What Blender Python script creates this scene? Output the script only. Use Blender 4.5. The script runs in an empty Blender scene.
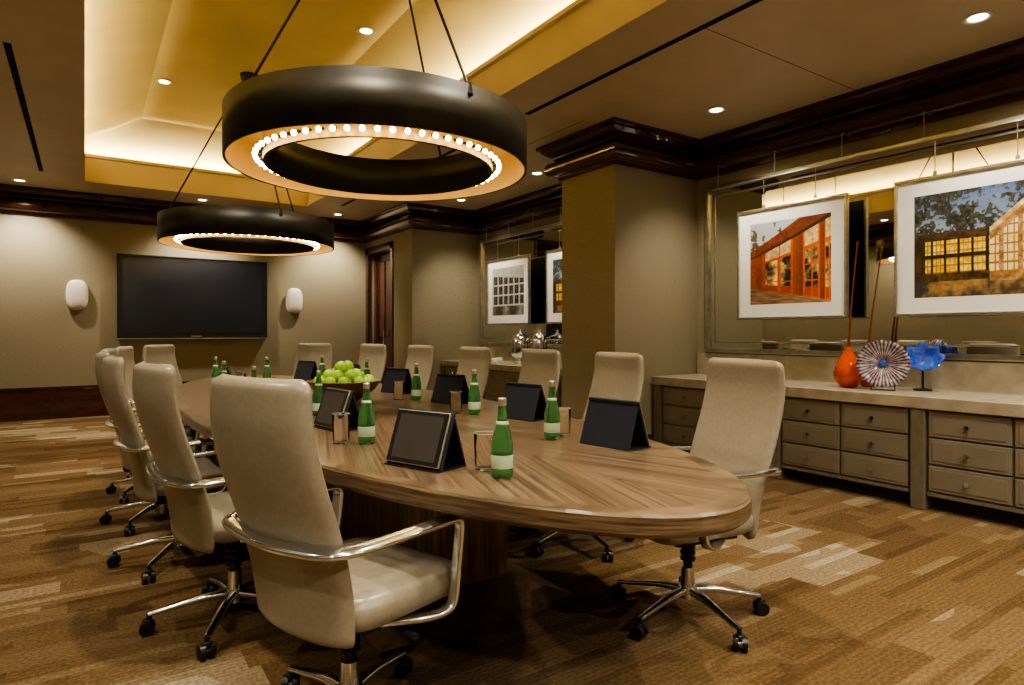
import bpy, bmesh, math, random
from mathutils import Vector, Matrix, noise as mnoise
random.seed(4)
sc = bpy.context.scene
pi = math.pi

# ------------------------------------------------------------------ materials
def newmat(name):
    m = bpy.data.materials.new(name); m.use_nodes = True
    nt = m.node_tree; b = nt.nodes["Principled BSDF"]
    return m, nt, b
def pmat(name, col, rough=0.5, metal=0.0, noise=0.0, nscale=20.0, stretch=(1,1,1), bump=0.0, trans=0.0, ior=1.45, emit=None, es=0.0, coat=0.0, spec=0.5):
    m, nt, b = newmat(name)
    b.inputs["Base Color"].default_value = (*col, 1)
    b.inputs["Roughness"].default_value = rough
    b.inputs["Metallic"].default_value = metal
    b.inputs["Transmission Weight"].default_value = trans
    b.inputs["IOR"].default_value = ior
    b.inputs["Coat Weight"].default_value = coat
    b.inputs["Specular IOR Level"].default_value = spec
    if emit:
        b.inputs["Emission Color"].default_value = (*emit, 1)
        b.inputs["Emission Strength"].default_value = es
    if noise > 0 or bump > 0:
        tc = nt.nodes.new("ShaderNodeTexCoord"); mp = nt.nodes.new("ShaderNodeMapping")
        mp.inputs["Scale"].default_value = stretch
        nz = nt.nodes.new("ShaderNodeTexNoise"); nz.inputs["Scale"].default_value = nscale
        nz.inputs["Detail"].default_value = 5
        nt.links.new(tc.outputs["Object"], mp.inputs[0]); nt.links.new(mp.outputs[0], nz.inputs["Vector"])
        if noise > 0:
            r = nt.nodes.new("ShaderNodeValToRGB")
            r.color_ramp.elements[0].position = 0.3; r.color_ramp.elements[1].position = 0.7
            r.color_ramp.elements[0].color = (*[c*(1-noise) for c in col], 1)
            r.color_ramp.elements[1].color = (*[min(1, c*(1+noise)) for c in col], 1)
            nt.links.new(nz.outputs["Fac"], r.inputs[0]); nt.links.new(r.outputs[0], b.inputs["Base Color"])
        if bump > 0:
            bp = nt.nodes.new("ShaderNodeBump"); bp.inputs["Strength"].default_value = bump
            bp.inputs["Distance"].default_value = 0.01
            nt.links.new(nz.outputs["Fac"], bp.inputs["Height"]); nt.links.new(bp.outputs[0], b.inputs["Normal"])
    return m

M_wall = pmat("wallcovering", (0.255, 0.218, 0.142), 0.5, noise=0.18, nscale=26, stretch=(1, 1, 14), bump=0.15)
M_ceil = pmat("ceiling_paint", (0.54, 0.44, 0.30), 0.5, noise=0.05, nscale=3)
M_cove = pmat("gold_leaf_paint", (0.60, 0.49, 0.24), 0.5, noise=0.08, nscale=1.5)
M_mahog = pmat("mahogany", (0.058, 0.016, 0.009), 0.18, noise=0.3, nscale=5, stretch=(1, 1, 3), coat=0.8)
M_black = pmat("black_plastic", (0.012, 0.012, 0.013), 0.35)
M_slot = pmat("slot_black", (0.004, 0.004, 0.004), 0.9)
M_chrome = pmat("polished_aluminium", (0.72, 0.76, 0.82), 0.13, 1.0)
M_silver = pmat("silver_leaf", (0.50, 0.51, 0.49), 0.30, 1.0, noise=0.15, nscale=12)
M_leather = pmat("taupe_leather", (0.262, 0.226, 0.165), 0.30, noise=0.08, nscale=60, bump=0.08, coat=0.08)
M_mirror = pmat("mirror_glass", (0.72, 0.72, 0.68), 0.015, 1.0)
M_stone = pmat("limestone", (0.37, 0.325, 0.24), 0.25, noise=0.16, nscale=9)
M_cab = pmat("lacquered_drawer", (0.21, 0.182, 0.137), 0.36, noise=0.05, nscale=4)
M_cabframe = pmat("cabinet_frame", (0.165, 0.14, 0.10), 0.4, noise=0.15, nscale=10, stretch=(4, 4, 1))
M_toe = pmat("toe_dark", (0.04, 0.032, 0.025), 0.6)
M_bronze = pmat("dark_bronze", (0.024, 0.022, 0.016), 0.45, 0.4, noise=0.3, nscale=6)
M_gold = pmat("gold_reflector", (0.50, 0.29, 0.06), 0.45, 0.2)
M_bulb = pmat("bulb_glow", (1, .9, .7), 0.4, emit=(1, 0.86, 0.55), es=26)
M_down = pmat("downlight_lens", (1, 1, 1), 0.4, emit=(1, 0.93, 0.78), es=14)
M_white = pmat("white_plastic", (0.70, 0.67, 0.60), 0.45)
M_rimglass = pmat("glass_rim", (0.8, 0.85, 0.82), 0.1, trans=0.5)
M_screen = pmat("screen_glass", (0.018, 0.020, 0.028), 0.22)
M_tabscreen = pmat("tablet_glass", (0.055, 0.050, 0.045), 0.08)
M_folio = pmat("folio_leather", (0.018, 0.021, 0.031), 0.32)
M_green = pmat("green_glass", (0.16, 0.48, 0.19), 0.05, trans=0.85)
M_label = pmat("bottle_label", (0.42, 0.52, 0.34), 0.4)
M_foil = pmat("foil", (0.7, 0.68, 0.6), 0.3, 1.0)
M_glass = pmat("clear_glass", (1, 1, 1), 0.0, trans=1.0, ior=1.06, spec=0.9)
M_apple = pmat("apple_skin", (0.32, 0.54, 0.05), 0.25, noise=0.25, nscale=14)
M_stem = pmat("apple_stem", (0.08, 0.05, 0.02), 0.7)
M_bowl = pmat("turned_wood_bowl", (0.14, 0.075, 0.032), 0.35, noise=0.3, nscale=6, stretch=(1, 1, 8))
M_red = pmat("red_art_glass", (0.72, 0.09, 0.012), 0.06, trans=0.35, coat=0.6, noise=.35, nscale=9)
M_neck = pmat("amber_glass_neck", (0.22, 0.045, 0.015), 0.15, trans=0.3)
M_blue = pmat("blue_art_glass", (0.05, 0.12, 0.55), 0.08, trans=0.2, coat=0.6, noise=.4, nscale=30)
M_matte = pmat("white_mat_board", (0.84, 0.84, 0.81), 0.7)
M_plinth = pmat("plinth_wood", (0.10, 0.060, 0.034), 0.33, noise=0.3, nscale=6, stretch=(8, 8, 1))

def m_wood(name, mode):
    m, nt, b = newmat(name); N = nt.nodes.new; L = nt.links.new
    tc = N("ShaderNodeTexCoord"); mp = N("ShaderNodeMapping")
    if mode == "top":
        sp = N("ShaderNodeSeparateXYZ"); L(tc.outputs["Object"], sp.inputs[0])
        ab = N("ShaderNodeMath"); ab.operation = 'ABSOLUTE'; L(sp.outputs[0], ab.inputs[0])
        mu = N("ShaderNodeMath"); mu.operation = 'MULTIPLY_ADD'; L(sp.outputs[1], mu.inputs[0]); mu.inputs[1].default_value = 0.30; L(ab.outputs[0], mu.inputs[2])
        cx = N("ShaderNodeCombineXYZ"); L(mu.outputs[0], cx.inputs[0]); L(sp.outputs[1], cx.inputs[1])
        L(cx.outputs[0], mp.inputs[0]); mp.inputs["Scale"].default_value = (46, 0.45, 1)
    elif mode == "rim":
        L(tc.outputs["Object"], mp.inputs[0]); mp.inputs["Scale"].default_value = (2.5, 2.5, 60)
    else:
        L(tc.outputs["Object"], mp.inputs[0]); mp.inputs["Scale"].default_value = (22, 22, 1.2)
    nz = N("ShaderNodeTexNoise"); nz.inputs["Scale"].default_value = 2.2; nz.inputs["Detail"].default_value = 6; L(mp.outputs[0], nz.inputs["Vector"])
    r = N("ShaderNodeValToRGB"); r.color_ramp.elements[0].position = .36; r.color_ramp.elements[1].position = .64
    k = 1.0 if mode != "v" else 1.5
    r.color_ramp.elements[0].color = (0.056*k, 0.035*k, 0.019*k, 1); r.color_ramp.elements[1].color = (0.172*k, 0.115*k, 0.064*k, 1)
    L(nz.outputs["Fac"], r.inputs[0]); L(r.outputs[0], b.inputs["Base Color"])
    b.inputs["Roughness"].default_value = 0.30; b.inputs["Coat Weight"].default_value = 0.22; b.inputs["Coat Roughness"].default_value = .12
    return m
M_wood = m_wood("walnut_veneer", "top"); M_woodv = m_wood("walnut_vertical", "v"); M_rim = m_wood("walnut_edge", "rim")

def m_carpet():
    m, nt, b = newmat("patterned_carpet"); N = nt.nodes.new; L = nt.links.new
    tc = N("ShaderNodeTexCoord"); sp = N("ShaderNodeSeparateXYZ"); L(tc.outputs["Object"], sp.inputs[0])
    def math_(op, a, b_=None, c=None):
        n = N("ShaderNodeMath"); n.operation = op
        for i, v in enumerate((a, b_, c)):
            if v is None: continue
            if isinstance(v, (int, float)): n.inputs[i].default_value = v
            else: L(v, n.inputs[i])
        return n.outputs[0]
    def layer(rowh, length, seed):
        row = math_('FLOOR', math_('DIVIDE', sp.outputs[1], rowh))
        w = N("ShaderNodeTexWhiteNoise"); w.noise_dimensions = '1D'; L(math_('ADD', row, seed), w.inputs["W"])
        col = math_('FLOOR', math_('MULTIPLY_ADD', w.outputs["Value"], 9.0, math_('DIVIDE', sp.outputs[0], length)))
        cx = N("ShaderNodeCombineXYZ"); L(col, cx.inputs[0]); L(row, cx.inputs[1]); cx.inputs[2].default_value = seed
        w2 = N("ShaderNodeTexWhiteNoise"); w2.noise_dimensions = '3D'; L(cx.outputs[0], w2.inputs["Vector"])
        return w2.outputs["Value"]
    a = layer(0.15, 0.62, 3.1); c = layer(0.05, 1.1, 8.7)
    nz = N("ShaderNodeTexNoise"); nz.inputs["Scale"].default_value = 0.7; nz.inputs["Detail"].default_value = 1; L(tc.outputs["Object"], nz.inputs["Vector"])
    reg = math_('SUBTRACT', nz.outputs["Fac"], 0.5)
    s = math_('ADD', a, math_('MULTIPLY', reg, 1.8))
    r1 = N("ShaderNodeValToRGB"); cr = r1.color_ramp; cr.interpolation = 'CONSTANT'
    cr.elements[0].position = 0; cr.elements[0].color = (0.092, 0.053, 0.021, 1)
    cr.elements[1].position = 0.22; cr.elements[1].color = (0.117, 0.071, 0.029, 1)
    e = cr.elements.new(0.62); e.color = (0.134, 0.085, 0.039, 1)
    e = cr.elements.new(0.90); e.color = (0.205, 0.152, 0.088, 1)
    L(s, r1.inputs[0])
    s2 = math_('ADD', c, math_('MULTIPLY', reg, 0.9))
    r2 = N("ShaderNodeValToRGB"); cr = r2.color_ramp; cr.interpolation = 'CONSTANT'
    cr.elements[0].color = (0.76, 0.73, 0.68, 1); cr.elements[1].position = 0.12; cr.elements[1].color = (1, 1, 1, 1)
    e = cr.elements.new(0.92); e.color = (1.42, 1.58, 1.85, 1)
    L(s2, r2.inputs[0])
    mx = N("ShaderNodeMixRGB"); mx.blend_type = 'MULTIPLY'; mx.inputs[0].default_value = 1
    L(r1.outputs[0], mx.inputs[1]); L(r2.outputs[0], mx.inputs[2])
    rib = math_('SINE', math_('MULTIPLY', sp.outputs[1], 2*pi/0.022))
    ribc = math_('MULTIPLY_ADD', rib, 0.09, 1.0)
    n2 = N("ShaderNodeTexNoise"); n2.inputs["Scale"].default_value = 70; n2.inputs["Detail"].default_value = 3; L(tc.outputs["Object"], n2.inputs["Vector"])
    r3 = N("ShaderNodeValToRGB"); r3.color_ramp.elements[0].position = .35; r3.color_ramp.elements[1].position = .65
    r3.color_ramp.elements[0].color = (.72, .70, .66, 1); r3.color_ramp.elements[1].color = (1.22, 1.22, 1.22, 1); L(n2.outputs["Fac"], r3.inputs[0])
    mx2 = N("ShaderNodeMixRGB"); mx2.blend_type = 'MULTIPLY'; mx2.inputs[0].default_value = 1
    L(mx.outputs[0], mx2.inputs[1]); L(r3.outputs[0], mx2.inputs[2])
    mx3 = N("ShaderNodeVectorMath"); mx3.operation = 'SCALE'; L(mx2.outputs[0], mx3.inputs[0]); L(ribc, mx3.inputs["Scale"])
    L(mx3.outputs[0], b.inputs["Base Color"])
    b.inputs["Roughness"].default_value = 1.0; b.inputs["Specular IOR Level"].default_value = 0.0
    b.inputs["Sheen Weight"].default_value = 0.06
    n3 = N("ShaderNodeTexNoise"); n3.inputs["Scale"].default_value = 160; L(tc.outputs["Object"], n3.inputs["Vector"])
    bp = N("ShaderNodeBump"); bp.inputs["Strength"].default_value = .6; bp.inputs["Distance"].default_value = .012
    L(n3.outputs["Fac"], bp.inputs["Height"]); L(bp.outputs[0], b.inputs["Normal"])
    return m
M_carpet = m_carpet()

# ------------------------------------------------------------------ mesh builder
class MB:
    def __init__(s): s.v = []; s.f = []; s.m = []; s.sm = []; s.mats = []
    def mi(s, mat):
        if mat not in s.mats: s.mats.append(mat)
        return s.mats.index(mat)
    def add(s, vs, fs, mat, smooth=False, M=None):
        o = len(s.v)
        for p in vs:
            p = Vector(p)
            s.v.append(M @ p if M else p)
        k = s.mi(mat)
        for f in fs:
            s.f.append([i+o for i in f]); s.m.append(k); s.sm.append(smooth)
    def box(s, lo, hi, mat, bev=0.0, seg=2, M=None, smooth=False):
        lo = Vector(lo); hi = Vector(hi)
        bm = bmesh.new(); bmesh.ops.create_cube(bm, size=1)
        for v in bm.verts: v.co = Vector([(lo[i]+hi[i])/2 + v.co[i]*(hi[i]-lo[i]) for i in range(3)])
        if bev > 0: bmesh.ops.bevel(bm, geom=list(bm.edges), offset=bev, segments=seg, profile=0.5, affect='EDGES')
        bm.verts.index_update()
        s.add([v.co.copy() for v in bm.verts], [[v.index for v in f.verts] for f in bm.faces], mat, smooth, M); bm.free()
    def cyl(s, p0, p1, r0, r1, mat, n=16, caps=True, smooth=True, M=None):
        p0 = Vector(p0); p1 = Vector(p1); t = (p1-p0).normalized()
        a = t.orthogonal().normalized(); b = t.cross(a)
        vs = []
        for p, r in ((p0, r0), (p1, r1)):
            for i in range(n):
                an = 2*pi*i/n; vs.append(p + (a*math.cos(an)+b*math.sin(an))*r)
        s.add(vs, [[i, (i+1) % n, n+(i+1) % n, n+i] for i in range(n)], mat, smooth, M)
        if caps:
            s.add(vs[:n], [list(range(n))[::-1]], mat, False, M); s.add(vs[n:], [list(range(n))], mat, False, M)
    def lathe(s, prof, c, mat, n=32, M=None, smooth=True, closed=False):
        vs = []; c = Vector(c)
        for r, z in prof:
            for i in range(n):
                an = 2*pi*i/n; vs.append(c + Vector((r*math.cos(an), r*math.sin(an), z)))
        k = len(prof); fs = []
        for j in range(k if closed else k-1):
            j2 = (j+1) % k
            for i in range(n): fs.append([j*n+i, j*n+(i+1) % n, j2*n+(i+1) % n, j2*n+i])
        s.add(vs, fs, mat, smooth, M)
    def sphere(s, c, r, mat, n=12, sc_=(1, 1, 1), M=None):
        prof = [(r*math.sin(pi*j/(n//2+2)), -r*math.cos(pi*j/(n//2+2))) for j in range(n//2+3)]
        vs = []; c = Vector(c)
        for rr, z in prof:
            for i in range(n):
                an = 2*pi*i/n; vs.append(c + Vector((rr*math.cos(an)*sc_[0], rr*math.sin(an)*sc_[1], z*sc_[2])))
        fs = [[j*n+i, j*n+(i+1) % n, (j+1)*n+(i+1) % n, (j+1)*n+i] for j in range(len(prof)-1) for i in range(n)]
        s.add(vs, fs, mat, True, M)
    def sweep(s, path, w, h, mat, n=10, up=(0, 0, 1), M=None, taper=None, power=2.6):
        P = [Vector(p) for p in path]; vs = []; N_ = None
        for i, p in enumerate(P):
            t = (P[min(i+1, len(P)-1)]-P[max(i-1, 0)]).normalized()
            if N_ is None:
                N_ = Vector(up); 
            N_ = (N_ - t*N_.dot(t)).normalized(); S = t.cross(N_)
            k = 1 if taper is None else taper[0]+(taper[1]-taper[0])*i/(len(P)-1)
            for j in range(n):
                a = 2*pi*j/n+pi/n; ca, sa = math.cos(a), math.sin(a)
                cx = math.copysign(abs(ca)**(2/power), ca); sx = math.copysign(abs(sa)**(2/power), sa)
                vs.append(p + S*cx*w/2*k + N_*sx*h/2*k)
        fs = [[i*n+j, i*n+(j+1) % n, (i+1)*n+(j+1) % n, (i+1)*n+j] for i in range(len(P)-1) for j in range(n)]
        s.add(vs, fs, mat, True, M)
        s.add(vs[:n], [list(range(n))], mat, False, M); s.add(vs[-n:], [list(range(n))], mat, False, M)
    def mesh(s, name):
        me = bpy.data.meshes.new(name); me.from_pydata([tuple(v) for v in s.v], [], s.f)
        for mt in s.mats: me.materials.append(mt)
        me.polygons.foreach_set("material_index", s.m); me.polygons.foreach_set("use_smooth", s.sm)
        me.update()
        bm = bmesh.new(); bm.from_mesh(me); bmesh.ops.recalc_face_normals(bm, faces=bm.faces); bm.to_mesh(me); bm.free()
        return me
    def obj(s, name, loc=(0, 0, 0), rz=0.0, me=None):
        me = me or s.mesh(name)
        o = bpy.data.objects.new(name, me); o.location = loc; o.rotation_euler = (0, 0, rz)
        sc.collection.objects.link(o); return o
def inst(me, name, loc, rz=0):
    o = bpy.data.objects.new(name, me); o.location = loc; o.rotation_euler = (0, 0, rz); sc.collection.objects.link(o); return o
def catmull(P, k=5):
    P = [Vector(p) for p in P]; out = []
    for i in range(len(P)-1):
        p0 = P[max(i-1, 0)]; p1 = P[i]; p2 = P[i+1]; p3 = P[min(i+2, len(P)-1)]
        for j in range(k):
            t = j/k
            out.append(0.5*((2*p1)+(p2-p0)*t+(2*p0-5*p1+4*p2-p3)*t*t+(3*p1-p0-3*p2+p3)*t**3))
    out.append(P[-1]); return out
def simple_box(name, lo, hi, mat, bev=0):
    b = MB(); b.box(lo, hi, mat, bev); return b.obj(name)

# ------------------------------------------------------------------ room shell
H = 3.18; XW = 5.40; XC = 4.21; YF = 10.92; XL = -1.4; YB = -2.0
simple_box("floor", (XL-.15, YB-.15, -0.1), (XW+.15, YF+.15, 0), M_carpet)
simple_box("wall_far", (XL-.15, YF, 0), (XW+.15, YF+.15, H+.05), M_wall)
simple_box("wall_right", (XW, YB, 0), (XW+.15, YF, H+.05), M_wall)
simple_box("wall_left", (XL-.15, YB, 0), (XL, YF, H+.05), M_wall)
simple_box("wall_back", (XL-.15, YB-.15, 0), (XW+.15, YB, H+.05), M_wall)
simple_box("column", (XC, 4.46, 0), (XW, 5.27, H), M_wall)
simple_box("column", (XC, 8.98, 0), (XW, 9.74, H), M_wall)
b = MB()
b.box((XC, 9.74, 2.62), (XC+.3, 10.84, H), M_wall); b.box((XC, 10.84, 0), (XC+.3, YF, H), M_wall)
b.obj("wall_right_return")
b = MB()   # door
b.box((XC+.12, 9.745, 0), (XC+.17, 10.835, 2.615), M_mahog)
for y0, y1 in ((9.86, 10.26), (10.32, 10.72)):
    for z0, z1 in ((.2, 1.0), (1.12, 2.45)): b.box((XC+.10, y0, z0), (XC+.13, y1, z1), M_mahog, .012)
b.cyl((XC+.05, 10.22, .95), (XC+.05, 10.22, 1.25), .012, .012, M_chrome)
b.obj("door_1")
b = MB()
b.box((XC-.02, 9.70, 0), (XC+.02, 9.80, 2.70), M_mahog, .005); b.box((XC-.02, 10.80, 0), (XC+.02, 10.90, 2.70), M_mahog, .005); b.box((XC-.02, 9.70, 2.60), (XC+.02, 10.90, 2.72), M_mahog, .005)
b.obj("trim_door")

# ceiling : loft of rectangles
TX0, TX1, TY0, TY1 = 0.0, 2.87, -0.9, 9.95
rings = [("r", 3.18, None), (0, 3.18, 0), (0, 3.25, 0), (.03, 3.25, 0), (.03, 3.50, 0), (.0, 3.51, 0), (0, 3.55, 0), (.06, 3.55, 0), (.06, 3.45, 1), (.36, 3.45, 1), (.36, 3.58, 1), (-.60, 3.95, 1)]
b = MB(); vs = []
for off, z, _ in rings:
    if off == "r": x0, x1, y0, y1 = XL-.15, XW+.15, YB-.15, YF+.15
    else: x0, x1, y0, y1 = TX0-off, TX1+off, TY0-off, TY1+off
    vs.append([(x0, y0, z), (x1, y0, z), (x1, y1, z), (x0, y1, z)])
for i in range(len(vs)-1):
    A, B = vs[i], vs[i+1]
    for j in range(4):
        k = (j+1) % 4
        b.add([A[j], A[k], B[k], B[j]], [[0, 1, 2, 3]], M_cove if rings[i+1][2] else M_ceil)
b.add(vs[-1], [[0, 1, 2, 3]], M_cove)
b.obj("ceiling")

# perimeter sweeps
poly = [(XW, YB), (XW, 4.46), (XC, 4.46), (XC, 5.27), (XW, 5.27), (XW, 8.98), (XC, 8.98), (XC, YF), (XL, YF), (XL, YB)]
def perim(name, prof, mat, edges=None):
    n = len(poly); b = MB()
    def inset(i, d):
        p0 = Vector(poly[i-1]); p = Vector(poly[i]); p1 = Vector(poly[(i+1) % n])
        t0 = (p-p0).normalized(); t1 = (p1-p).normalized()
        return p + Vector((-t0.y, t0.x))*d + Vector((-t1.y, t1.x))*d
    for i in range(n):
        if edges is not None and i not in edges: continue
        j = (i+1) % n
        vs = []
        for d, z in prof:
            a = inset(i, d); vs.append((a.x, a.y, z)); a = inset(j, d); vs.append((a.x, a.y, z))
        b.add(vs, [[2*k, 2*k+1, 2*k+3, 2*k+2] for k in range(len(prof)-1)], mat, False)
        if edges is not None:
            b.add(vs[0::2], [list(range(len(prof)))], mat); b.add(vs[1::2], [list(range(len(prof)))], mat)
    return b.obj(name)
crown = [(0.0, 2.82), (.025, 2.82), (.03, 2.85), (.05, 2.86)]
crown += [(.06+.075*math.sin(pi*t/14), 2.94-.08*math.cos(pi*t/14)) for t in range(15)]
crown += [(.045, 3.03), (.075, 3.04), (.08, 3.06), (.10, 3.075), (.14, 3.10), (.165, 3.13), (.17, 3.15), (.20, 3.15), (.20, 3.18)]
perim("trim_crown", crown, M_mahog)
bb = [(0, 0.0), (.02, 0.0), (.02, .40), (.015, .42), (.03, .425), (.03, .45), (0, .45)]
perim("baseboard_far", bb, M_mahog, [7])
bs = [(0, 0.0), (.02, 0.0), (.02, .17), (.01, .19), (0, .19)]
perim("baseboard_left", bs, M_mahog, [8])
perim("baseboard_back", bs, M_mahog, [9])
b = MB(); b.box((XC-.02, 4.44, 0), (4.70, 4.46, .19), M_mahog); b.box((XC-.02, 4.44, 0), (XC, 5.29, .19), M_mahog); b.box((XC-.02, 8.96, 0), (4.70, 8.98, .19), M_mahog); b.box((XC-.02, 8.96, 0), (XC, 9.70, .19), M_mahog)
b.obj("baseboard_right")

# ceiling linear slots / seams
b = MB()
for x, y0, y1 in ((3.31, .2, 4.65), (3.31, 5.5, 9.6), (-.44, .2, 4.65), (-.44, 5.5, 9.6)):
    b.box((x-.022, y0, H-.006), (x+.022, y1, H+.002), M_slot)
for y in (2.69, 6.9): b.box((3.34, y-.003, H-.001), (5.2, y+.003, H+.001), M_toe)
b.box((3.85, 4.5, H-.001), (3.856, 9.0, H+.001), M_toe)
b.obj("ceiling_air_slot")

# ------------------------------------------------------------------ downlights, plus added fill spots out of view
def add_light(name, kind, loc, energy, col, **kw):
    l = bpy.data.lights.new(name, kind); l.energy = energy; l.color = col
    o = bpy.data.objects.new(name, l); o.location = loc; sc.collection.objects.link(o)
    for k, v in kw.items():
        if k == "rot": o.rotation_euler = v
        else: setattr(l, k, v)
    return o
WARM = (1.0, 0.90, 0.74)
dl = MB()
dl.lathe([(.085, -.004), (.075, -.010), (.055, -.004), (.05, .003)], (0, 0, 0), M_white, 24)
dl.lathe([(.0005, -.003), (.052, -.003)], (0, 0, 0), M_down, 24)
dlm = dl.mesh("recessed_downlight")
def downlight(x, y, z, e, ang=80, rot=(0, 0, 0), r=.05):
    inst(dlm, "recessed_downlight", (x, y, z))
    add_light("downlight_and_fill_lamp", 'SPOT', (x, y, z-.03), e, WARM, spot_size=math.radians(ang), spot_blend=.8, shadow_soft_size=r, rot=rot)
for y in (-.4, 1.64, 3.62, 6.3, 8.2): downlight(4.64, y, H, 115, 105, (0, math.radians(-12), 0))
for x in (-.7, 1.45, 3.5): downlight(x, 10.35, H, 195, 110, (math.radians(12), 0, 0))
for y in (-.8, .6, 3.0, 5.5, 8.0): downlight(-.85, y, H, 115, 115)
for x, y in ((.72, 7.85), (2.12, 7.85), (2.12, 5.5), (.72, 5.5), (2.12, 2.2), (.72, 2.2), (.72, -.2), (2.12, -.2)): downlight(x, y, 3.95, 290, 78)
for y in (-1.0, .7): downlight(3.62, y, H, 180, 120)  # added fill spots, kept out of view beside the camera
for x in (.4, 2.6): downlight(x, -1.5, H, 160, 125, (math.radians(30), 0, 0))  # added fill behind the camera, tilted toward the table, not existing fixtures

# cove lights (concealed strips in trough)
CV = (1.0, 0.83, 0.42)
for nm, loc, sx, sy in (("r", (TX1+.2, 4.5, 3.47), .06, 10.6), ("l", (TX0-.2, 4.5, 3.47), .06, 10.6), ("f", (1.43, TY1+.2, 3.47), 2.9, .06), ("n", (1.43, TY0-.2, 3.47), 2.9, .06)):
    o = add_light("cove_strip_light", 'AREA', loc, 150 if sy > 1 else 55, CV, shape='RECTANGLE', size=sx, size_y=sy, rot=(pi, 0, 0))

# ------------------------------------------------------------------ chandeliers
def chandelier(loc, ztop):
    b = MB(); R, r, h = .865, .645, .265
    b.lathe([(R, 0), (R, h), (R-.015, h), (R-.015, .012), (R-.015, 0)], (0, 0, 0), M_bronze, 96, closed=True)
    b.lathe([(R-.0155, .002), (R-.0155, h-.06)], (0, 0, 0), M_gold, 96)
    b.lathe([(r, 0), (r, h-.02), (r+.015, h-.02), (r+.015, 0)], (0, 0, 0), M_bronze, 96, closed=True)
    b.lathe([(r+.0155, .002), (r+.0155, h-.06)], (0, 0, 0), M_gold, 96)
    b.lathe([(r+.01, h-.06), (R-.01, h-.06)], (0, 0, 0), M_gold, 96)
    b.lathe([(r+.01, h-.05), (R-.01, h-.05)], (0, 0, 0), M_bronze, 96)
    for i in range(60):
        a = 2*pi*i/60; rr = r+.055
        b.cyl((math.cos(a)*(r+.016), math.sin(a)*(r+.016), .045), (math.cos(a)*(rr-.008), math.sin(a)*(rr-.008), .036), .008, .008, M_bronze, 8)
        b.sphere((math.cos(a)*rr, math.sin(a)*rr, .030), .0145, M_bulb, 10)
    top = ztop-loc[2]
    for k in range(3):
        a = 2*pi*k/3+.65
        p = Vector((math.cos(a)*(R-.01), math.sin(a)*(R-.01), h-.02)); q = Vector((math.cos(a)*.06, math.sin(a)*.06, top-.04))
        b.cyl(p, q, .008, .008, M_bronze, 8)
        b.cyl(p-Vector((0, 0, .03)), p+Vector((0, 0, .03)), .02, .012, M_bronze, 10)
    b.lathe([(.0005, top-.09), (.05, top-.09), (.09, top-.05), (.10, top), (.0005, top)], (0, 0, 0), M_bronze, 32)
    return b.obj("ring_chandelier", loc)
chandelier((1.465, 3.55, 2.165), 3.95); chandelier((1.46, 7.15, 2.125), 3.95)

# ------------------------------------------------------------------ conference table
b = MB(); n = 128; W, Lh = .90, 3.08
def ell(k, z): return [(k[0]*math.cos(2*pi*i/n), k[1]*math.sin(2*pi*i/n), z) for i in range(n)]
prof = [((W-.10, Lh-.10), .682), ((W-.012, Lh-.012), .688), ((W, Lh), .70), ((W, Lh), .742), ((W-.006, Lh-.006), .75)]
vs = []
for k, z in prof: vs += ell(k, z)
b.add(vs, [[j*n+i, j*n+(i+1) % n, (j+1)*n+(i+1) % n, (j+1)*n+i] for j in range(len(prof)-1) for i in range(n)], M_rim, False)
b.add(ell((W-.10, Lh-.10), .682), [list(range(n))[::-1]], M_plinth); 
ins = ell((W-.07, Lh-.07), .7502); out = ell((W-.006, Lh-.006), .7502)
b.add(out+ins, [[i, (i+1) % n, n+(i+1) % n, n+i] for i in range(n)], M_rim)
b.add(ins, [list(range(n))], M_wood)
for y in (-1.25, 1.25):
    b.box((-.26, y-.42, .06), (.26, y+.42, .685), M_woodv, .006)
    b.box((-.30, y-.46, .60), (.30, y+.46, .684), M_plinth, .01)
    lo = [(-.46, y-.66, 0), (.46, y-.66, 0), (.46, y+.66, 0), (-.46, y+.66, 0)]; mid = [(p[0], p[1], .025) for p in lo]
    hi = [(-.27, y-.43, .085), (.27, y-.43, .085), (.27, y+.43, .085), (-.27, y+.43, .085)]
    b.add(lo+mid+hi, [[0, 1, 5, 4], [1, 2, 6, 5], [2, 3, 7, 6], [3, 0, 4, 7], [4, 5, 9, 8], [5, 6, 10, 9], [6, 7, 11, 10], [7, 4, 8, 11], [8, 9, 10, 11], [3, 2, 1, 0]], M_plinth)
b.box((-.10, -1.0, .12), (.10, 1.0, .24), M_plinth, .01)
b.obj("conference_table", (1.36, 4.10, 0))

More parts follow.
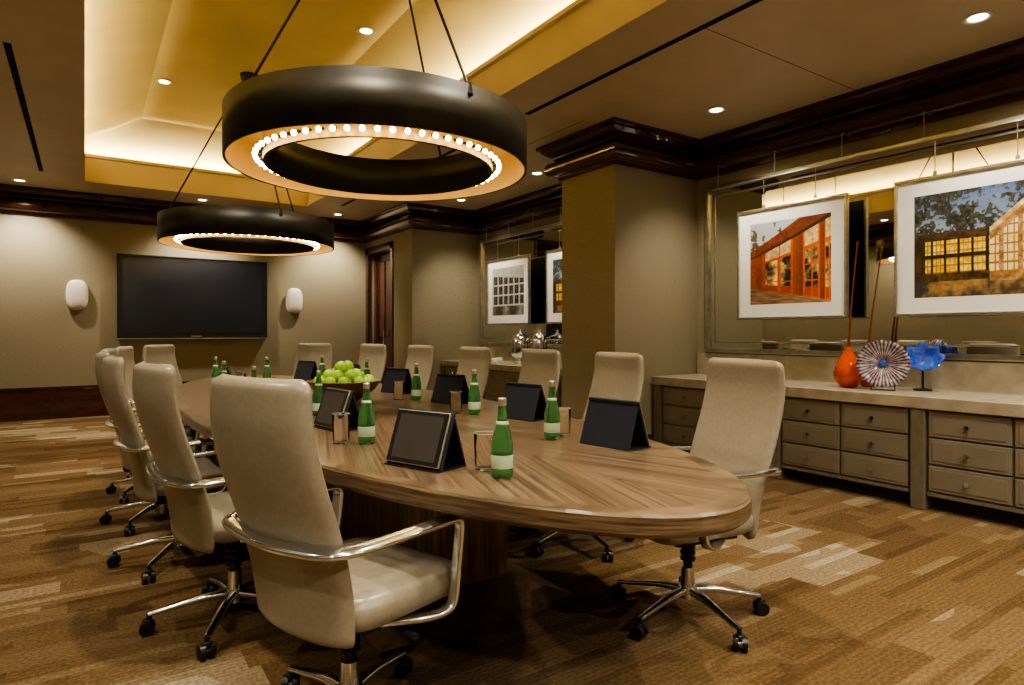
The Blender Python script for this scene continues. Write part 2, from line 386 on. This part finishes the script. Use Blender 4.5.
# ------------------------------------------------------------------ chair
def build_chair():
    b = MB()
    nv, nu = 34, 20; z0, z1 = .36, 1.085; rr = .035
    front = []; back = []
    for j in range(nv+1):
        t = j/nv; v = 0.5-0.5*math.cos(pi*t); v = .45*v+.55*t if 0 < t < 1 else t
        z = z0+(z1-z0)*v
        w = .222+.024*math.sin(pi*min(1, v*.9))
        dz = min(z1-z, z-z0)
        if dz < rr: w -= rr-math.sqrt(max(0, rr*rr-(rr-dz)**2))
        x = -.190-.150*v+.016*math.sin(2*pi*v)+.012*max(0, v-.85)/.15
        te = 1.0 if dz > .03 else math.sqrt(max(0, 1-((.03-dz)/.03)**2))
        for i in range(nu+1):
            u = -1+2*i/nu; u = math.sin(u*pi/2)*.5+u*.5
            th = (.028*math.sqrt(max(0, 1-abs(u)**6)))*te+.0005
            xx = x+.035*u*u
            cr = .004*math.exp(-((z-.64)/.008)**2)
            front.append((xx+th-cr, u*w, z)); back.append((xx-th+cr, u*w, z))
    N = nu+1; fs = []
    for j in range(nv):
        for i in range(nu): fs.append([j*N+i, j*N+i+1, (j+1)*N+i+1, (j+1)*N+i])
    o = len(front); allv = front+back
    fb = [[q+o for q in f][::-1] for f in fs]; side = []
    for j in range(nv):
        side.append([j*N, (j+1)*N, (j+1)*N+o, j*N+o]); side.append([j*N+nu, j*N+nu+o, (j+1)*N+nu+o, (j+1)*N+nu])
    for i in range(nu):
        side.append([i, i+o, i+1+o, i+1]); side.append([nv*N+i, nv*N+i+1, nv*N+i+1+o, nv*N+i+o])
    b.add(allv, fs+fb+side, M_leather, True)
    vs = []; fs = []; K = 32; rows = [(0.0, -.052), (.86, -.052), (.97, -.035), (1.0, 0), (.97, .030), (.88, .045), (.6, .05), (0.0, .046)]
    for s_, z in rows:
        for i in range(K):
            a = 2*pi*i/K; ca, sa = math.cos(a), math.sin(a)
            x = math.copysign(abs(ca)**.36, ca)*.235*s_; y = math.copysign(abs(sa)**.36, sa)*.25*s_
            vs.append((x+.055, y, .445+z-.018*max(0, x/.25)**3))
    for j in range(len(rows)-1):
        for i in range(K): fs.append([j*K+i, j*K+(i+1) % K, (j+1)*K+(i+1) % K, (j+1)*K+i])
    b.add(vs, fs, M_leather, True)
    half = [(-.04, -.17, .385), (.06, -.25, .385), (.125, -.286, .395), (.150, -.29, .43), (.162, -.29, .52), (.174, -.29, .620), (.170, -.29, .646), (.145, -.29, .657), (.07, -.29, .658), (-.05, -.29, .655), (-.17, -.282, .652), (-.225, -.266, .650), (-.258, -.225, .648), (-.274, -.16, .646), (-.288, -.08, .645), (-.292, 0, .645)]
    full = half+[(p[0], -p[1], p[2]) for p in half[-2::-1]]
    b.sweep(catmull(full, 4), .040, .018, M_chrome, 12, up=(0, 0, 1), power=4)
    b.box((-.10, -.19, .372), (.06, .19, .392), M_black, .006)
    b.box((-.14, -.09, .325), (.12, .09, .385), M_black, .015)
    b.cyl((.02, -.09, .35), (.02, -.23, .35), .006, .006, M_black, 8); b.cyl((.02, -.23, .35), (.02, -.27, .35), .011, .011, M_black, 8)
    b.cyl((0, 0, .10), (0, 0, .21), .032, .026, M_chrome, 20); b.cyl((0, 0, .20), (0, 0, .34), .019, .019, M_black, 16)
    for zz in (.24, .265, .29): b.cyl((0, 0, zz), (0, 0, zz+.012), .032, .032, M_black, 16)
    b.cyl((0, 0, .085), (0, 0, .13), .045, .040, M_chrome, 20)
    for k in range(5):
        a = 2*pi*k/5+.3; ca, sa = math.cos(a), math.sin(a)
        path = catmull([(ca*.03, sa*.03, .115), (ca*.12, sa*.12, .112), (ca*.22, sa*.22, .095), (ca*.315, sa*.315, .078)], 4)
        b.sweep(path, .042, .030, M_chrome, 10, taper=(1.1, .6))
        b.cyl((ca*.312, sa*.312, .085), (ca*.312, sa*.312, .05), .010, .008, M_black, 8)
        R_ = Vector((ca*.318, sa*.318, .0285))
        a2 = a+.7*(k-2); tx, ty = -math.sin(a2), math.cos(a2)
        T = Vector((tx, ty, 0))
        b.cyl(R_+T*.007, R_+T*.027, .0285, .0265, M_black, 16); b.cyl(R_-T*.007, R_-T*.027, .0285, .0265, M_black, 16)
        b.cyl(R_-T*.01, R_+T*.01, .012, .012, M_chrome, 8)
        b.box(R_+Vector((-.016, -.016, .012)), R_+Vector((.016, .016, .034)), M_black, .006)
    return b.mesh("conference_chair")
chair = build_chair()
chairs = [(.665, 1.86, 18), (.52, 2.84, 9), (.43, 3.75, 3), (.41, 4.62, 0), (.45, 5.45, -7), (.57, 6.22, -16), (.84, 6.95, -40),
          (2.12, 1.80, 168), (2.32, 2.78, 173), (2.39, 3.62, 178), (2.40, 4.54, 181), (2.36, 5.46, 185), (2.24, 6.30, 193), (1.93, 7.02, 218)]
for x, y, a in chairs: inst(chair, "conference_chair", (x, y, 0), math.radians(a))

# ------------------------------------------------------------------ tablets
def build_tablet():
    b = MB(); tilt = Matrix.Rotation(math.radians(-20), 4, 'Y')
    M = Matrix.Translation((.02, 0, .004)) @ tilt
    b.box((-.012, -.128, 0), (.0, .128, .195), M_folio, .005, M=M)
    b.box((0.0, -.121, .006), (.009, .121, .189), M_foil, .003, M=M)
    b.box((.0085, -.118, .009), (.0105, .118, .186), M_black, 0, M=M)
    b.box((.0100, -.100, .022), (.0112, .100, .173), M_tabscreen, 0, M=M)
    b.cyl((.0105, -.109, .0975), (.0115, -.109, .0975), .005, .005, M_folio, 12, M=M)
    b.add([(-.050, -.124, .165), (-.050, .124, .165), (-.105, .124, .002), (-.105, -.124, .002), (-.057, -.124, .165), (-.057, .124, .165), (-.111, .124, .002), (-.111, -.124, .002)],
          [[0, 1, 2, 3], [7, 6, 5, 4], [0, 3, 7, 4], [1, 5, 6, 2], [0, 4, 5, 1], [3, 2, 6, 7]], M_folio)
    b.box((-.111, -.124, 0), (.03, .124, .004), M_folio)
    return b.mesh("tablet_on_stand")
tab = build_tablet(); TZ = .751
for x, y, a in [(.92, 1.93, 200), (.95, 2.92, 188), (.88, 3.78, 182), (.84, 4.62, 180), (.88, 5.42, 174), (1.0, 6.15, 165),
                (1.80, 1.87, 8), (1.96, 2.72, 10), (2.00, 3.60, 15), (2.00, 4.44, 15), (1.94, 5.30, 15), (1.80, 6.10, 20)]:
    inst(tab, "tablet_on_stand", (x, y, TZ), math.radians(a))

# ------------------------------------------------------------------ bottles & glasses
b = MB()
b.lathe([(.0005, .003), (.030, .002), (.0335, .008), (.034, .02), (.034, .095), (.032, .115), (.024, .150), (.0155, .180), (.0125, .212), (.0125, .235)], (0, 0, 0), M_green, 24)
b.lathe([(.0343, .030), (.0346, .031), (.0346, .070), (.0343, .071)], (0, 0, 0), M_label, 24)
b.lathe([(.0205, .164), (.0208, .1645), (.0180, .175), (.0175, .175)], (0, 0, 0), M_label, 24)
b.lathe([(.0135, .222), (.0142, .223), (.0142, .243), (.013, .246), (.0005, .246)], (0, 0, 0), M_foil, 20)
bot = b.mesh("water_bottle")
b = MB()
b.lathe([(.0005, .001), (.030, .001), (.032, .006), (.036, .12), (.0348, .12), (.0308, .010), (.0005, .008)], (0, 0, 0), M_glass, 28)
b.lathe([(.0361, .1195), (.0363, .121), (.0345, .121), (.0345, .1195)], (0, 0, 0), M_rimglass, 28, closed=True)
gls = b.mesh("water_glass")
for x, y in [(1.08, 1.65), (.95, 2.46), (1.64, 2.12), (1.78, 3.00), (1.84, 3.86), (1.84, 4.76), (1.28, 5.6), (.92, 5.85), (.86, 4.1), (.84, 4.98), (1.78, 5.7), (1.05, 3.42)]:
    inst(bot, "water_bottle", (x, y, TZ))
for x, y in [(1.09, 1.77), (.865, 2.52), (1.73, 2.16), (1.72, 3.10), (1.76, 3.97), (.96, 4.2), (1.76, 4.87)]:
    inst(gls, "water_glass", (x, y, TZ))
b = MB()
b.lathe([(.0005, 0), (.085, 0), (.09, .012), (.13, .03), (.20, .085), (.235, .135), (.238, .14), (.230, .14), (.19, .09), (.12, .042), (.0005, .03)], (0, 0, 0), M_bowl, 48)
b.obj("wooden_fruit_bowl", (1.40, 4.02, TZ))
b = MB()
def apple(c, r, M0=None):
    pr = []
    for j in range(13):
        t = pi*j/12; rad = math.sin(t)*(1+.06*math.cos(t)); z = -math.cos(t)*.92
        if j >= 11: z -= .10*(j-10)
        pr.append((max(.0005, rad*r), z*r))
    R = Matrix.Translation(c) @ Matrix.Rotation(random.uniform(-.7, .7), 4, 'X') @ Matrix.Rotation(random.uniform(-.7, .7), 4, 'Y')
    b.lathe(pr, (0, 0, 0), M_apple, 16, M=R)
    b.cyl((0, 0, r*.6), (.004, 0, r*1.1), .002, .002, M_stem, 6, M=R)
for k in range(10):
    a = 2*pi*k/10; apple((math.cos(a)*.160, math.sin(a)*.160, .135), .043)
for k in range(7):
    a = 2*pi*k/7+.3; apple((math.cos(a)*.092, math.sin(a)*.092, .175), .044)
for k in range(6):
    a = 2*pi*k/6; apple((math.cos(a)*.085, math.sin(a)*.085, .09), .042)
for k in range(2):
    a = 2*pi*k/2+.8; apple((math.cos(a)*.045, math.sin(a)*.045, .228), .043)
apple((0, 0, .15), .042)
b.obj("green_apples", (1.40, 4.02, TZ))

# ------------------------------------------------------------------ television & wall speakers
b = MB()
b.box((.39, YF-.10, 1.11), (2.48, YF-.005, 2.36), M_black, .012)
b.box((.46, YF-.104, 1.20), (2.41, YF-.098, 2.30), M_screen)
b.box((.42, YF-.106, 1.13), (2.45, YF-.102, 1.175), M_black, .002)
b.box((.39, YF-.11, 1.11), (2.48, YF-.10, 1.125), M_silver, .002); b.box((.39, YF-.11, 2.345), (2.48, YF-.10, 2.36), M_toe, .002)
b.box((1.36, YF-.108, 1.145), (1.50, YF-.105, 1.158), M_foil)
b.obj("wall_mounted_television")
b = MB(); K = 40
rows = [(1.0, 0), (1.0, .05), (.96, .075), (.86, .088), (.4, .098), (0, .10)]; vs = []
for s_, d in rows:
    for i in range(K):
        a = 2*pi*i/K; ca, sa = math.cos(a), math.sin(a)
        vs.append((math.copysign(abs(ca)**.72, ca)*.132*s_, -d, math.copysign(abs(sa)**.72, sa)*.215*s_))
b.add(vs, [[j*K+i, j*K+(i+1) % K, (j+1)*K+(i+1) % K, (j+1)*K+i] for j in range(len(rows)-1) for i in range(K)], M_white, True)
spk = b.mesh("wall_speaker")
for x in (-.09, 2.93): inst(spk, "wall_speaker", (x, YF-.001, 1.74))

# ------------------------------------------------------------------ mirrors
def mirror(y0, y1, name="framed_wall_mirror"):
    b = MB(); X = XW; z0, z1 = 1.0, 2.71
    b.box((X-.022, y0+.03, z0+.03), (X-.002, y1-.03, z1-.03), M_mirror)
    w = .045
    for lo, hi in (((y0, z0), (y1, z0+w)), ((y0, z1-w), (y1, z1)), ((y0, z0+w), (y0+w, z1-w)), ((y1-w, z0+w), (y1, z1-w))):
        b.box((X-.05, lo[0], lo[1]), (X-.001, hi[0], hi[1]), M_silver, .008)
    b.box((X-.03, y0+.10, z0+.10), (X-.0215, y1-.10, z0+.112), M_silver); b.box((X-.03, y0+.10, z1-.112), (X-.0215, y1-.10, z1-.10), M_silver)
    b.box((X-.03, y0+.10, z0+.10), (X-.0215, y0+.112, z1-.10), M_silver); b.box((X-.03, y1-.112, z0+.10), (X-.0215, y1-.10, z1-.10), M_silver)
    return b.obj(name)
mirror(.35, 4.32); mirror(5.40, 8.86)

# ------------------------------------------------------------------ art (vertex painted procedurally)
def mixc(a, b_, t): 
    t = max(0, min(1, t)); return tuple(a[i]*(1-t)+b_[i]*t for i in range(3))
def fbm(x, y, s=0):
    return mnoise.noise((x, y, s))+.5*mnoise.noise((x*2.1, y*2.1, s+5))+.25*mnoise.noise((x*4.3, y*4.3, s+9))
def art_red(u, v):      # brick arcade of tall orange windows receding to the left
    top = .66+.56*u**1.1; bot = .20-.18*u
    n3 = fbm(u*26, v*26, 11)
    if v > top:
        c = mixc((.66, .68, .68), (.48, .54, .60), (v-top)*2+fbm(u*3, v*3)*.3)
        if u < .45 and fbm(u*9, v*9, 3)+.4*n3 > .10+(v-.66)*1.6: c = mixc((.20, .17, .13), (.36, .30, .22), n3+.4)
        return c
    if v < bot:
        c = mixc((.34, .24, .17), (.74, .56, .40), u*.5+.5*fbm(u*5, v*40)+.2)
        return c if (v+u*.25)*18 % 1 > .10 else mixc(c, (.16, .11, .08), .5)
    q = (v-bot)/(top-bot); U = 1-math.log(1+6*(1-u))/math.log(7)
    g = .12*fbm(u*14, v*14, 1)
    k = (U*2.7+.1) % 1
    br = 1 if (q*44) % 1 < .15 else 0
    if q > .82: return mixc((.46, .20, .12), (.26, .12, .08), g*4+.4+.4*br+.3*n3)
    if q > .78: return (.15, .10, .08)
    if k < .30:
        return mixc((.56, .25, .14), (.30, .14, .09), k*2+g*2+.4*br+.3*n3)
    kk = (k-.30)/.70
    sh = .45+.75*u
    if kk < .09 or kk > .91: return mixc((.30, .10, .04), (.95, .38, .08), sh+g*2-.2)
    if q > .56:
        if abs(q-.58) < .022 or abs((kk*2) % 1-.02) < .07: return mixc((.35, .12, .05), (.88, .34, .08), sh-.2)
        return mixc((.60, .44, .28), (1.0, .86, .56), sh+g*3-.35+.4*n3)
    if abs(kk-.5) < .05 or abs((q/.56*3) % 1-.02) < .05: return mixc((.35, .12, .05), (.92, .36, .07), sh-.15)
    if q < .12: return mixc((.30, .10, .04), (.75, .26, .07), sh-.2)
    return mixc((.10, .10, .12), (1.0, .78, .42), .42+1.0*fbm(u*7+3, v*6, 7)+.4*n3)
def art_night(u, v):    # lit building at dusk with trees
    n = fbm(u*5, v*5, 2); n2 = fbm(u*13, v*13, 4); n3 = fbm(u*30, v*30, 6)
    roof = .62 if u < .62 else .62+(u-.62)*.9
    if v > roof:
        sky = mixc((.50, .56, .66), (.22, .32, .52), (v-.6)*2.4+n*.2)
        if n*.7+n2*.6+n3*.7 > .04-(.30 if u < .5 else .05): return mixc((.09, .10, .10), (.26, .27, .22), n3+.4)
        return sky
    if u > .62:
        if v > roof-.05: return mixc((1.0, .88, .60), (.7, .5, .25), n2+.4)
        if v < .13: return mixc((.5, .40, .26), (.25, .2, .14), n2+.5)
        if .20 < v < roof-.12 and (u*7.3) % 1 > .30:
            if abs((u*22) % 1-.5) < .12 or abs((v*12) % 1-.5) < .10: return (.58, .40, .15)
            return mixc((1.0, .95, .72), (1.0, .80, .38), .4+n2+n3*.5)
        return mixc((.76, .56, .34), (.46, .30, .17), .5+n2+n3*.5)
    if v > .54: return mixc((.16, .12, .10), (.28, .20, .14), n2+.5+n3)
    if v < .15: return mixc((.18, .16, .16), (.62, .46, .24), .3+n+.3*u+n3*.4)
    if u < .10: return mixc((.10, .09, .09), (.25, .18, .10), n2+.5)
    if v < .23: return mixc((.14, .11, .08), (.34, .25, .10), n2+.5+n3)
    if abs(v-.39) < .018 or abs(((u-.1)*9) % 1-.5) < .10: return (.14, .10, .06)
    if abs((v*15) % 1-.5) < .08 or abs(((u-.1)*27) % 1-.5) < .10: return (.62, .44, .06)
    return mixc((.90, .58, .06), (1.0, .96, .42), .5+n2*.7+n3*.8)
def art_bw(u, v):
    n2 = fbm(u*12, v*12, 4)*.1
    def s(a): return (a+n2, a+n2, a*.95+n2)
    if v > .84-.1*u: return s(.62)
    if v < .20: return s(.50-.3*abs(math.sin(u*7)))
    k = (u*6) % 1; q = ((v-.2)/.21) % 1
    if q < .14: return s(.72)
    if k < .34: return s(.58)
    if abs(k-.67) < .03: return s(.5)
    return s(.08)
def make_art(name, fn, y0, y1, z0, z1, flip=True):
    m, nt, bs_ = newmat("print_"+name); at = nt.nodes.new("ShaderNodeAttribute"); at.attribute_name = "paint"
    nt.links.new(at.outputs["Color"], bs_.inputs["Base Color"]); bs_.inputs["Roughness"].default_value = .35
    b = MB(); X = 5.22
    fw = .024
    for a, c in (((y0, z0), (y1, z0+fw)), ((y0, z1-fw), (y1, z1)), ((y0, z0+fw), (y0+fw, z1-fw)), ((y1-fw, z0+fw), (y1, z1-fw))):
        b.box((X-.022, a[0], a[1]), (X+.022, c[0], c[1]), M_silver, .005)
    b.box((X-.004, y0+fw-.002, z0+fw-.002), (X+.0, y1-fw+.002, z1-fw+.002), M_matte)
    b.box((X+.001, y0+.01, z0+.01), (X+.020, y1-.01, z1-.01), M_black)
    for yy in (y0+.28, y1-.28):
        b.cyl((X, yy, z1-.01), (X, yy, 2.622), .0035, .0035, M_silver, 6); b.box((X-.008, yy-.012, z1-.005), (X+.008, yy+.012, z1+.03), M_silver)
    mb = .14; n = 190; vs = []; cols = {}
    for j in range(n+1):
        for i in range(n+1):
            u, v = i/n, j/n
            y = (y1-mb)-(y1-y0-2*mb)*u; z = z0+mb+(z1-z0-2*mb)*v
            cols[len(b.v)+len(vs)] = fn(u, v); vs.append((X-.0045, y, z))
    N = n+1
    b.add(vs, [[j*N+i, j*N+i+1, (j+1)*N+i+1, (j+1)*N+i] for j in range(n) for i in range(n)], m)
    me = b.mesh(name); ca = me.color_attributes.new("paint", 'FLOAT_COLOR', 'POINT')
    for i in range(len(me.vertices)):
        c = cols.get(i, (.5, .5, .5)); ca.data[i].color = (*[max(0, min(1, q))**1.8 for q in c], 1)
    return b.obj("framed_picture", me=me)
make_art("p1", art_red, 2.76, 3.82, 1.325, 2.36)
make_art("p2", art_night, 1.335, 2.395, 1.325, 2.37)
make_art("p3", art_bw, 7.26, 8.38, 1.325, 2.32)
make_art("p4", art_night, 5.80, 6.86, 1.325, 2.32)
b = MB()
for y0, y1 in ((.6, 4.1), (5.6, 8.6)):
    b.cyl((5.22, y0, 2.635), (5.22, y1, 2.635), .008, .008, M_silver, 8)
    yy = y0+.35
    while yy < y1:
        b.cyl((5.22, yy, 2.635), (5.22, yy, 2.86), .003, .003, M_silver, 6)
        b.cyl((5.22, yy, 2.86), (XW-.02, yy, 2.86), .004, .004, M_silver, 6); yy += .62
b.obj("picture_hanging_rail")

# ------------------------------------------------------------------ credenzas
def credenza(y0, y1, posts, name):
    b = MB(); X = 4.72
    b.box((X-.03, y0, .685), (XW-.002, y1, .77), M_stone, .006)
    b.box((XW-.03, y0, .77), (XW-.002, y1, .99), M_stone)
    b.box((X+.02, y0+.01, .10), (XW-.002, y1-.01, .685), M_cabframe)
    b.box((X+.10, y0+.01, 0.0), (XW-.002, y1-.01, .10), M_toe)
    for p in posts:
        b.box((X-.02, p-.045, 0), (X+.10, p+.045, .685), M_cabframe, .006)
    ps = sorted(posts)
    for a, c in zip(ps[:-1], ps[1:]):
        a += .055; c -= .055; wd = (c-a)/2
        b.box((X-.002, a, .10), (X+.03, c, .125), M_cabframe)
        for k in range(2):
            ya = a+k*wd+.008; yc = a+(k+1)*wd-.008
            for zz in range(3):
                za = .135+zz*.183; zc = za+.172
                b.box((X-.002, ya, za), (X+.024, yc, zc), M_cab, .005)
                b.box((X-.006, ya+.022, za+.022), (X, yc-.022, zc-.022), M_cab, .003)
                ym = (ya+yc)/2; zm = (za+zc)/2
                b.cyl((X-.004, ym, zm), (X-.020, ym, zm), .006, .006, M_chrome, 10); b.cyl((X-.020, ym, zm), (X-.032, ym, zm), .017, .014, M_chrome, 14)
    return b.obj(name)
credenza(-1.2, 4.435, [-1.15, -.12, .95, 2.015, 3.095, 4.38], "built_in_credenza")
credenza(5.285, 8.955, [5.34, 6.55, 7.72, 8.9], "built_in_credenza")

# things on credenza
CZ = .771
def vase(loc, body, hgt, lean, name):
    b = MB(); n = 24
    prof = [(.0005, .001), (.04, .001), (.068, .012), (.105*body, .06), (.110*body, .11), (.096*body, .17), (.068*body, .225), (.036*body, .275), (.016, .32), (.009, .40), (.006, .6), (.005, hgt-.1), (.005, hgt-.03), (.012, hgt)]
    def ring(pr):
        vs = []
        for r, z in pr:
            ox = lean[0]*max(0, z-.3)**1.3; oy = lean[1]*max(0, z-.3)**1.3
            for i in range(n):
                a = 2*pi*i/n; vs.append((r*math.cos(a)+ox, r*math.sin(a)+oy, z))
        return vs, [[j*n+i, j*n+(i+1) % n, (j+1)*n+(i+1) % n, (j+1)*n+i] for j in range(len(pr)-1) for i in range(n)]
    b.add(*ring(prof[:9]), M_red, True); b.add(*ring(prof[8:]), M_neck, True)
    return b.obj(name, loc)
vase((5.00, 2.64, CZ), 1.0, 1.14, (-.02, -.10), "red_glass_vase")
vase((5.19, 2.58, CZ), .72, 1.10, (.0, -.14), "red_glass_vase")
m, nt, bs_ = newmat("striped_art_glass")
tc = nt.nodes.new("ShaderNodeTexCoord")
sp = nt.nodes.new("ShaderNodeSeparateXYZ"); at = nt.nodes.new("ShaderNodeMath"); at.operation = 'ARCTAN2'
nt.links.new(tc.outputs["Object"], sp.inputs[0]); nt.links.new(sp.outputs[1], at.inputs[0]); nt.links.new(sp.outputs[2], at.inputs[1])
nzz = nt.nodes.new("ShaderNodeTexNoise"); nzz.inputs["Scale"].default_value = 26; nt.links.new(tc.outputs["Object"], nzz.inputs["Vector"])
mu = nt.nodes.new("ShaderNodeMath"); mu.operation = 'MULTIPLY'; mu.inputs[1].default_value = 38; nt.links.new(at.outputs[0], mu.inputs[0])
si = nt.nodes.new("ShaderNodeMath"); si.operation = 'SINE'; nt.links.new(mu.outputs[0], si.inputs[0])
ad = nt.nodes.new("ShaderNodeMath"); ad.operation = 'MULTIPLY_ADD'; nt.links.new(nzz.outputs["Fac"], ad.inputs[0]); ad.inputs[1].default_value = 4.0; nt.links.new(si.outputs[0], ad.inputs[2])
r = nt.nodes.new("ShaderNodeValToRGB"); cr = r.color_ramp
cr.elements[0].position = 0.25; cr.elements[0].color = (.07, .03, .07, 1); cr.elements[1].position = 1.0; cr.elements[1].color = (.58, .56, .52, 1)
e = cr.elements.new(.6); e.color = (.24, .19, .24, 1)
md = nt.nodes.new("ShaderNodeMath"); md.operation = 'MULTIPLY'; md.inputs[1].default_value = .30; nt.links.new(ad.outputs[0], md.inputs[0])
nt.links.new(md.outputs[0], r.inputs[0]); nt.links.new(r.outputs[0], bs_.inputs["Base Color"]); bs_.inputs["Roughness"].default_value = .12
M_disc = m
def disc(loc, R, mat, rz, name, wav=.0, lobes=6):
    b = MB(); K = 96; rows = [(0.0, .0), (.15, .0), (.18, -.012), (.5, -.02), (.8, -.032), (1.0, -.055), (1.0, -.048), (.8, -.024), (.5, -.012), (.0, .010)]; vs = []
    for s_, d in rows:
        for i in range(K):
            a = 2*pi*i/K; k = 1+(.03*math.cos(a*lobes*2)*s_ if wav else 0)
            vs.append((d+wav*math.cos(a*lobes)*s_, math.sin(a)*R*s_*k, math.cos(a)*R*s_*k))
    b.add(vs, [[j*K+i, j*K+(i+1) % K, (j+1)*K+(i+1) % K, (j+1)*K+i] for j in range(len(rows)-1) for i in range(K)], mat, True)
    b.sphere((-.012, 0, 0), .03, M_blue, 12)
    for sy in (-.06, .06):
        b.cyl((.03, sy, -.08), (-.06, sy*1.3, -loc[2]+CZ+.006), .005, .005, M_black, 8); b.cyl((.03, sy, -.02), (.10, sy*1.3, -loc[2]+CZ+.006), .005, .005, M_black, 8)
    b.cyl((-.06, -.08, -loc[2]+CZ+.006), (-.06, .08, -loc[2]+CZ+.006), .005, .005, M_black, 8)
    b.cyl((.03, -.065, -.08), (.03, .065, -.08), .005, .005, M_black, 8)
    return b.obj(name, loc, rz)
disc((4.98, 2.37, CZ+.20), .175, M_disc, math.radians(25), "striped_glass_plate", .004, 12)
# ruffled blue glass bowl, tipped toward the room on a low metal stand
b = MB(); K = 72; rows = [(.02, .0), (.05, .004), (.085, .03), (.11, .07), (.125, .095), (.120, .096), (.105, .072), (.08, .036), (.045, .012), (.001, .010)]; vs = []
for rr_, z in rows:
    for i in range(K):
        a = 2*pi*i/K; f = (z/.095)**2
        q = rr_*(1+.10*f*math.cos(a*8)); vs.append((q*math.cos(a), q*math.sin(a), z+.012*f*math.sin(a*8+1)))
T_ = Matrix.Translation((0, 0, .19)) @ Matrix.Rotation(math.radians(-48), 4, 'Y')
b.add(vs, [[j*K+i, j*K+(i+1) % K, (j+1)*K+(i+1) % K, (j+1)*K+i] for j in range(len(rows)-1) for i in range(K)], M_blue, True, T_)
b.lathe([(.0005, .001), (.06, .001), (.06, .010), (.012, .018), (.008, .04), (.008, .185), (.0005, .19)], (0, 0, 0), M_bronze, 20)
b.obj("blue_glass_bowl", (5.20, 2.19, CZ), math.radians(25))
def urn(x, y, k):
    b = MB()
    b.lathe([(.0005, 0), (.10*k, 0), (.10*k, .02), (.05*k, .04), (.05*k, .07), (.11*k, .10), (.13*k, .16), (.13*k, .32), (.11*k, .38), (.04*k, .42), (.015, .44), (.022, .46), (.0005, .485)], (0, 0, 0), M_chrome, 28)
    b.cyl((-.11*k, 0, .15), (-.19*k, 0, .14), .012, .010, M_chrome, 10); b.cyl((-.18*k, 0, .17), (-.18*k, 0, .11), .010, .008, M_black, 8)
    for s_ in (-1, 1): b.sweep(catmull([(0, s_*.12*k, .30), (0, s_*.17*k, .31), (0, s_*.17*k, .22), (0, s_*.12*k, .20)], 4), .012, .012, M_black, 8)
    return b.obj("coffee_urn", (x, y, CZ))
urn(5.05, 7.25, 1.0); urn(5.05, 6.80, .85)
b = MB()
b.lathe([(.0005, .001), (.025, .001), (.04, .03), (.042, .07), (.038, .07), (.035, .03), (.0005, .008)], (0, 0, 0), M_white, 20); b.lathe([(.0005, .0), (.07, .006), (.0705, .01), (.0005, .004)], (0, 0, 0), M_white, 24)
b.sweep(catmull([(.038, 0, .055), (.062, 0, .05), (.058, 0, .025), (.036, 0, .025)], 4), .007, .007, M_white, 6)
cup = b.mesh("coffee_cup")
for i, (x, y) in enumerate([(4.86, 7.62), (5.02, 7.75), (4.86, 7.85), (5.0, 6.45), (4.86, 6.32)]): inst(cup, "coffee_cup", (x, y, CZ))

# ------------------------------------------------------------------ world, camera, colour
w = bpy.data.worlds.new("World"); sc.world = w; w.use_nodes = True
w.node_tree.nodes["Background"].inputs[0].default_value = (.02, .018, .014, 1)
cam = bpy.data.cameras.new("camera"); co = bpy.data.objects.new("camera", cam); sc.collection.objects.link(co)
co.location = (0, 0, 1.2); co.rotation_euler = (pi/2, 0, -math.radians(34.1))
cam.sensor_width = 36; cam.lens = 631/1024*36; cam.shift_y = -9.5/1024; cam.clip_start = .05
sc.camera = co
sc.view_settings.view_transform = 'AgX'
sc.view_settings.look = 'AgX - Medium High Contrast'
sc.view_settings.exposure = 0.35
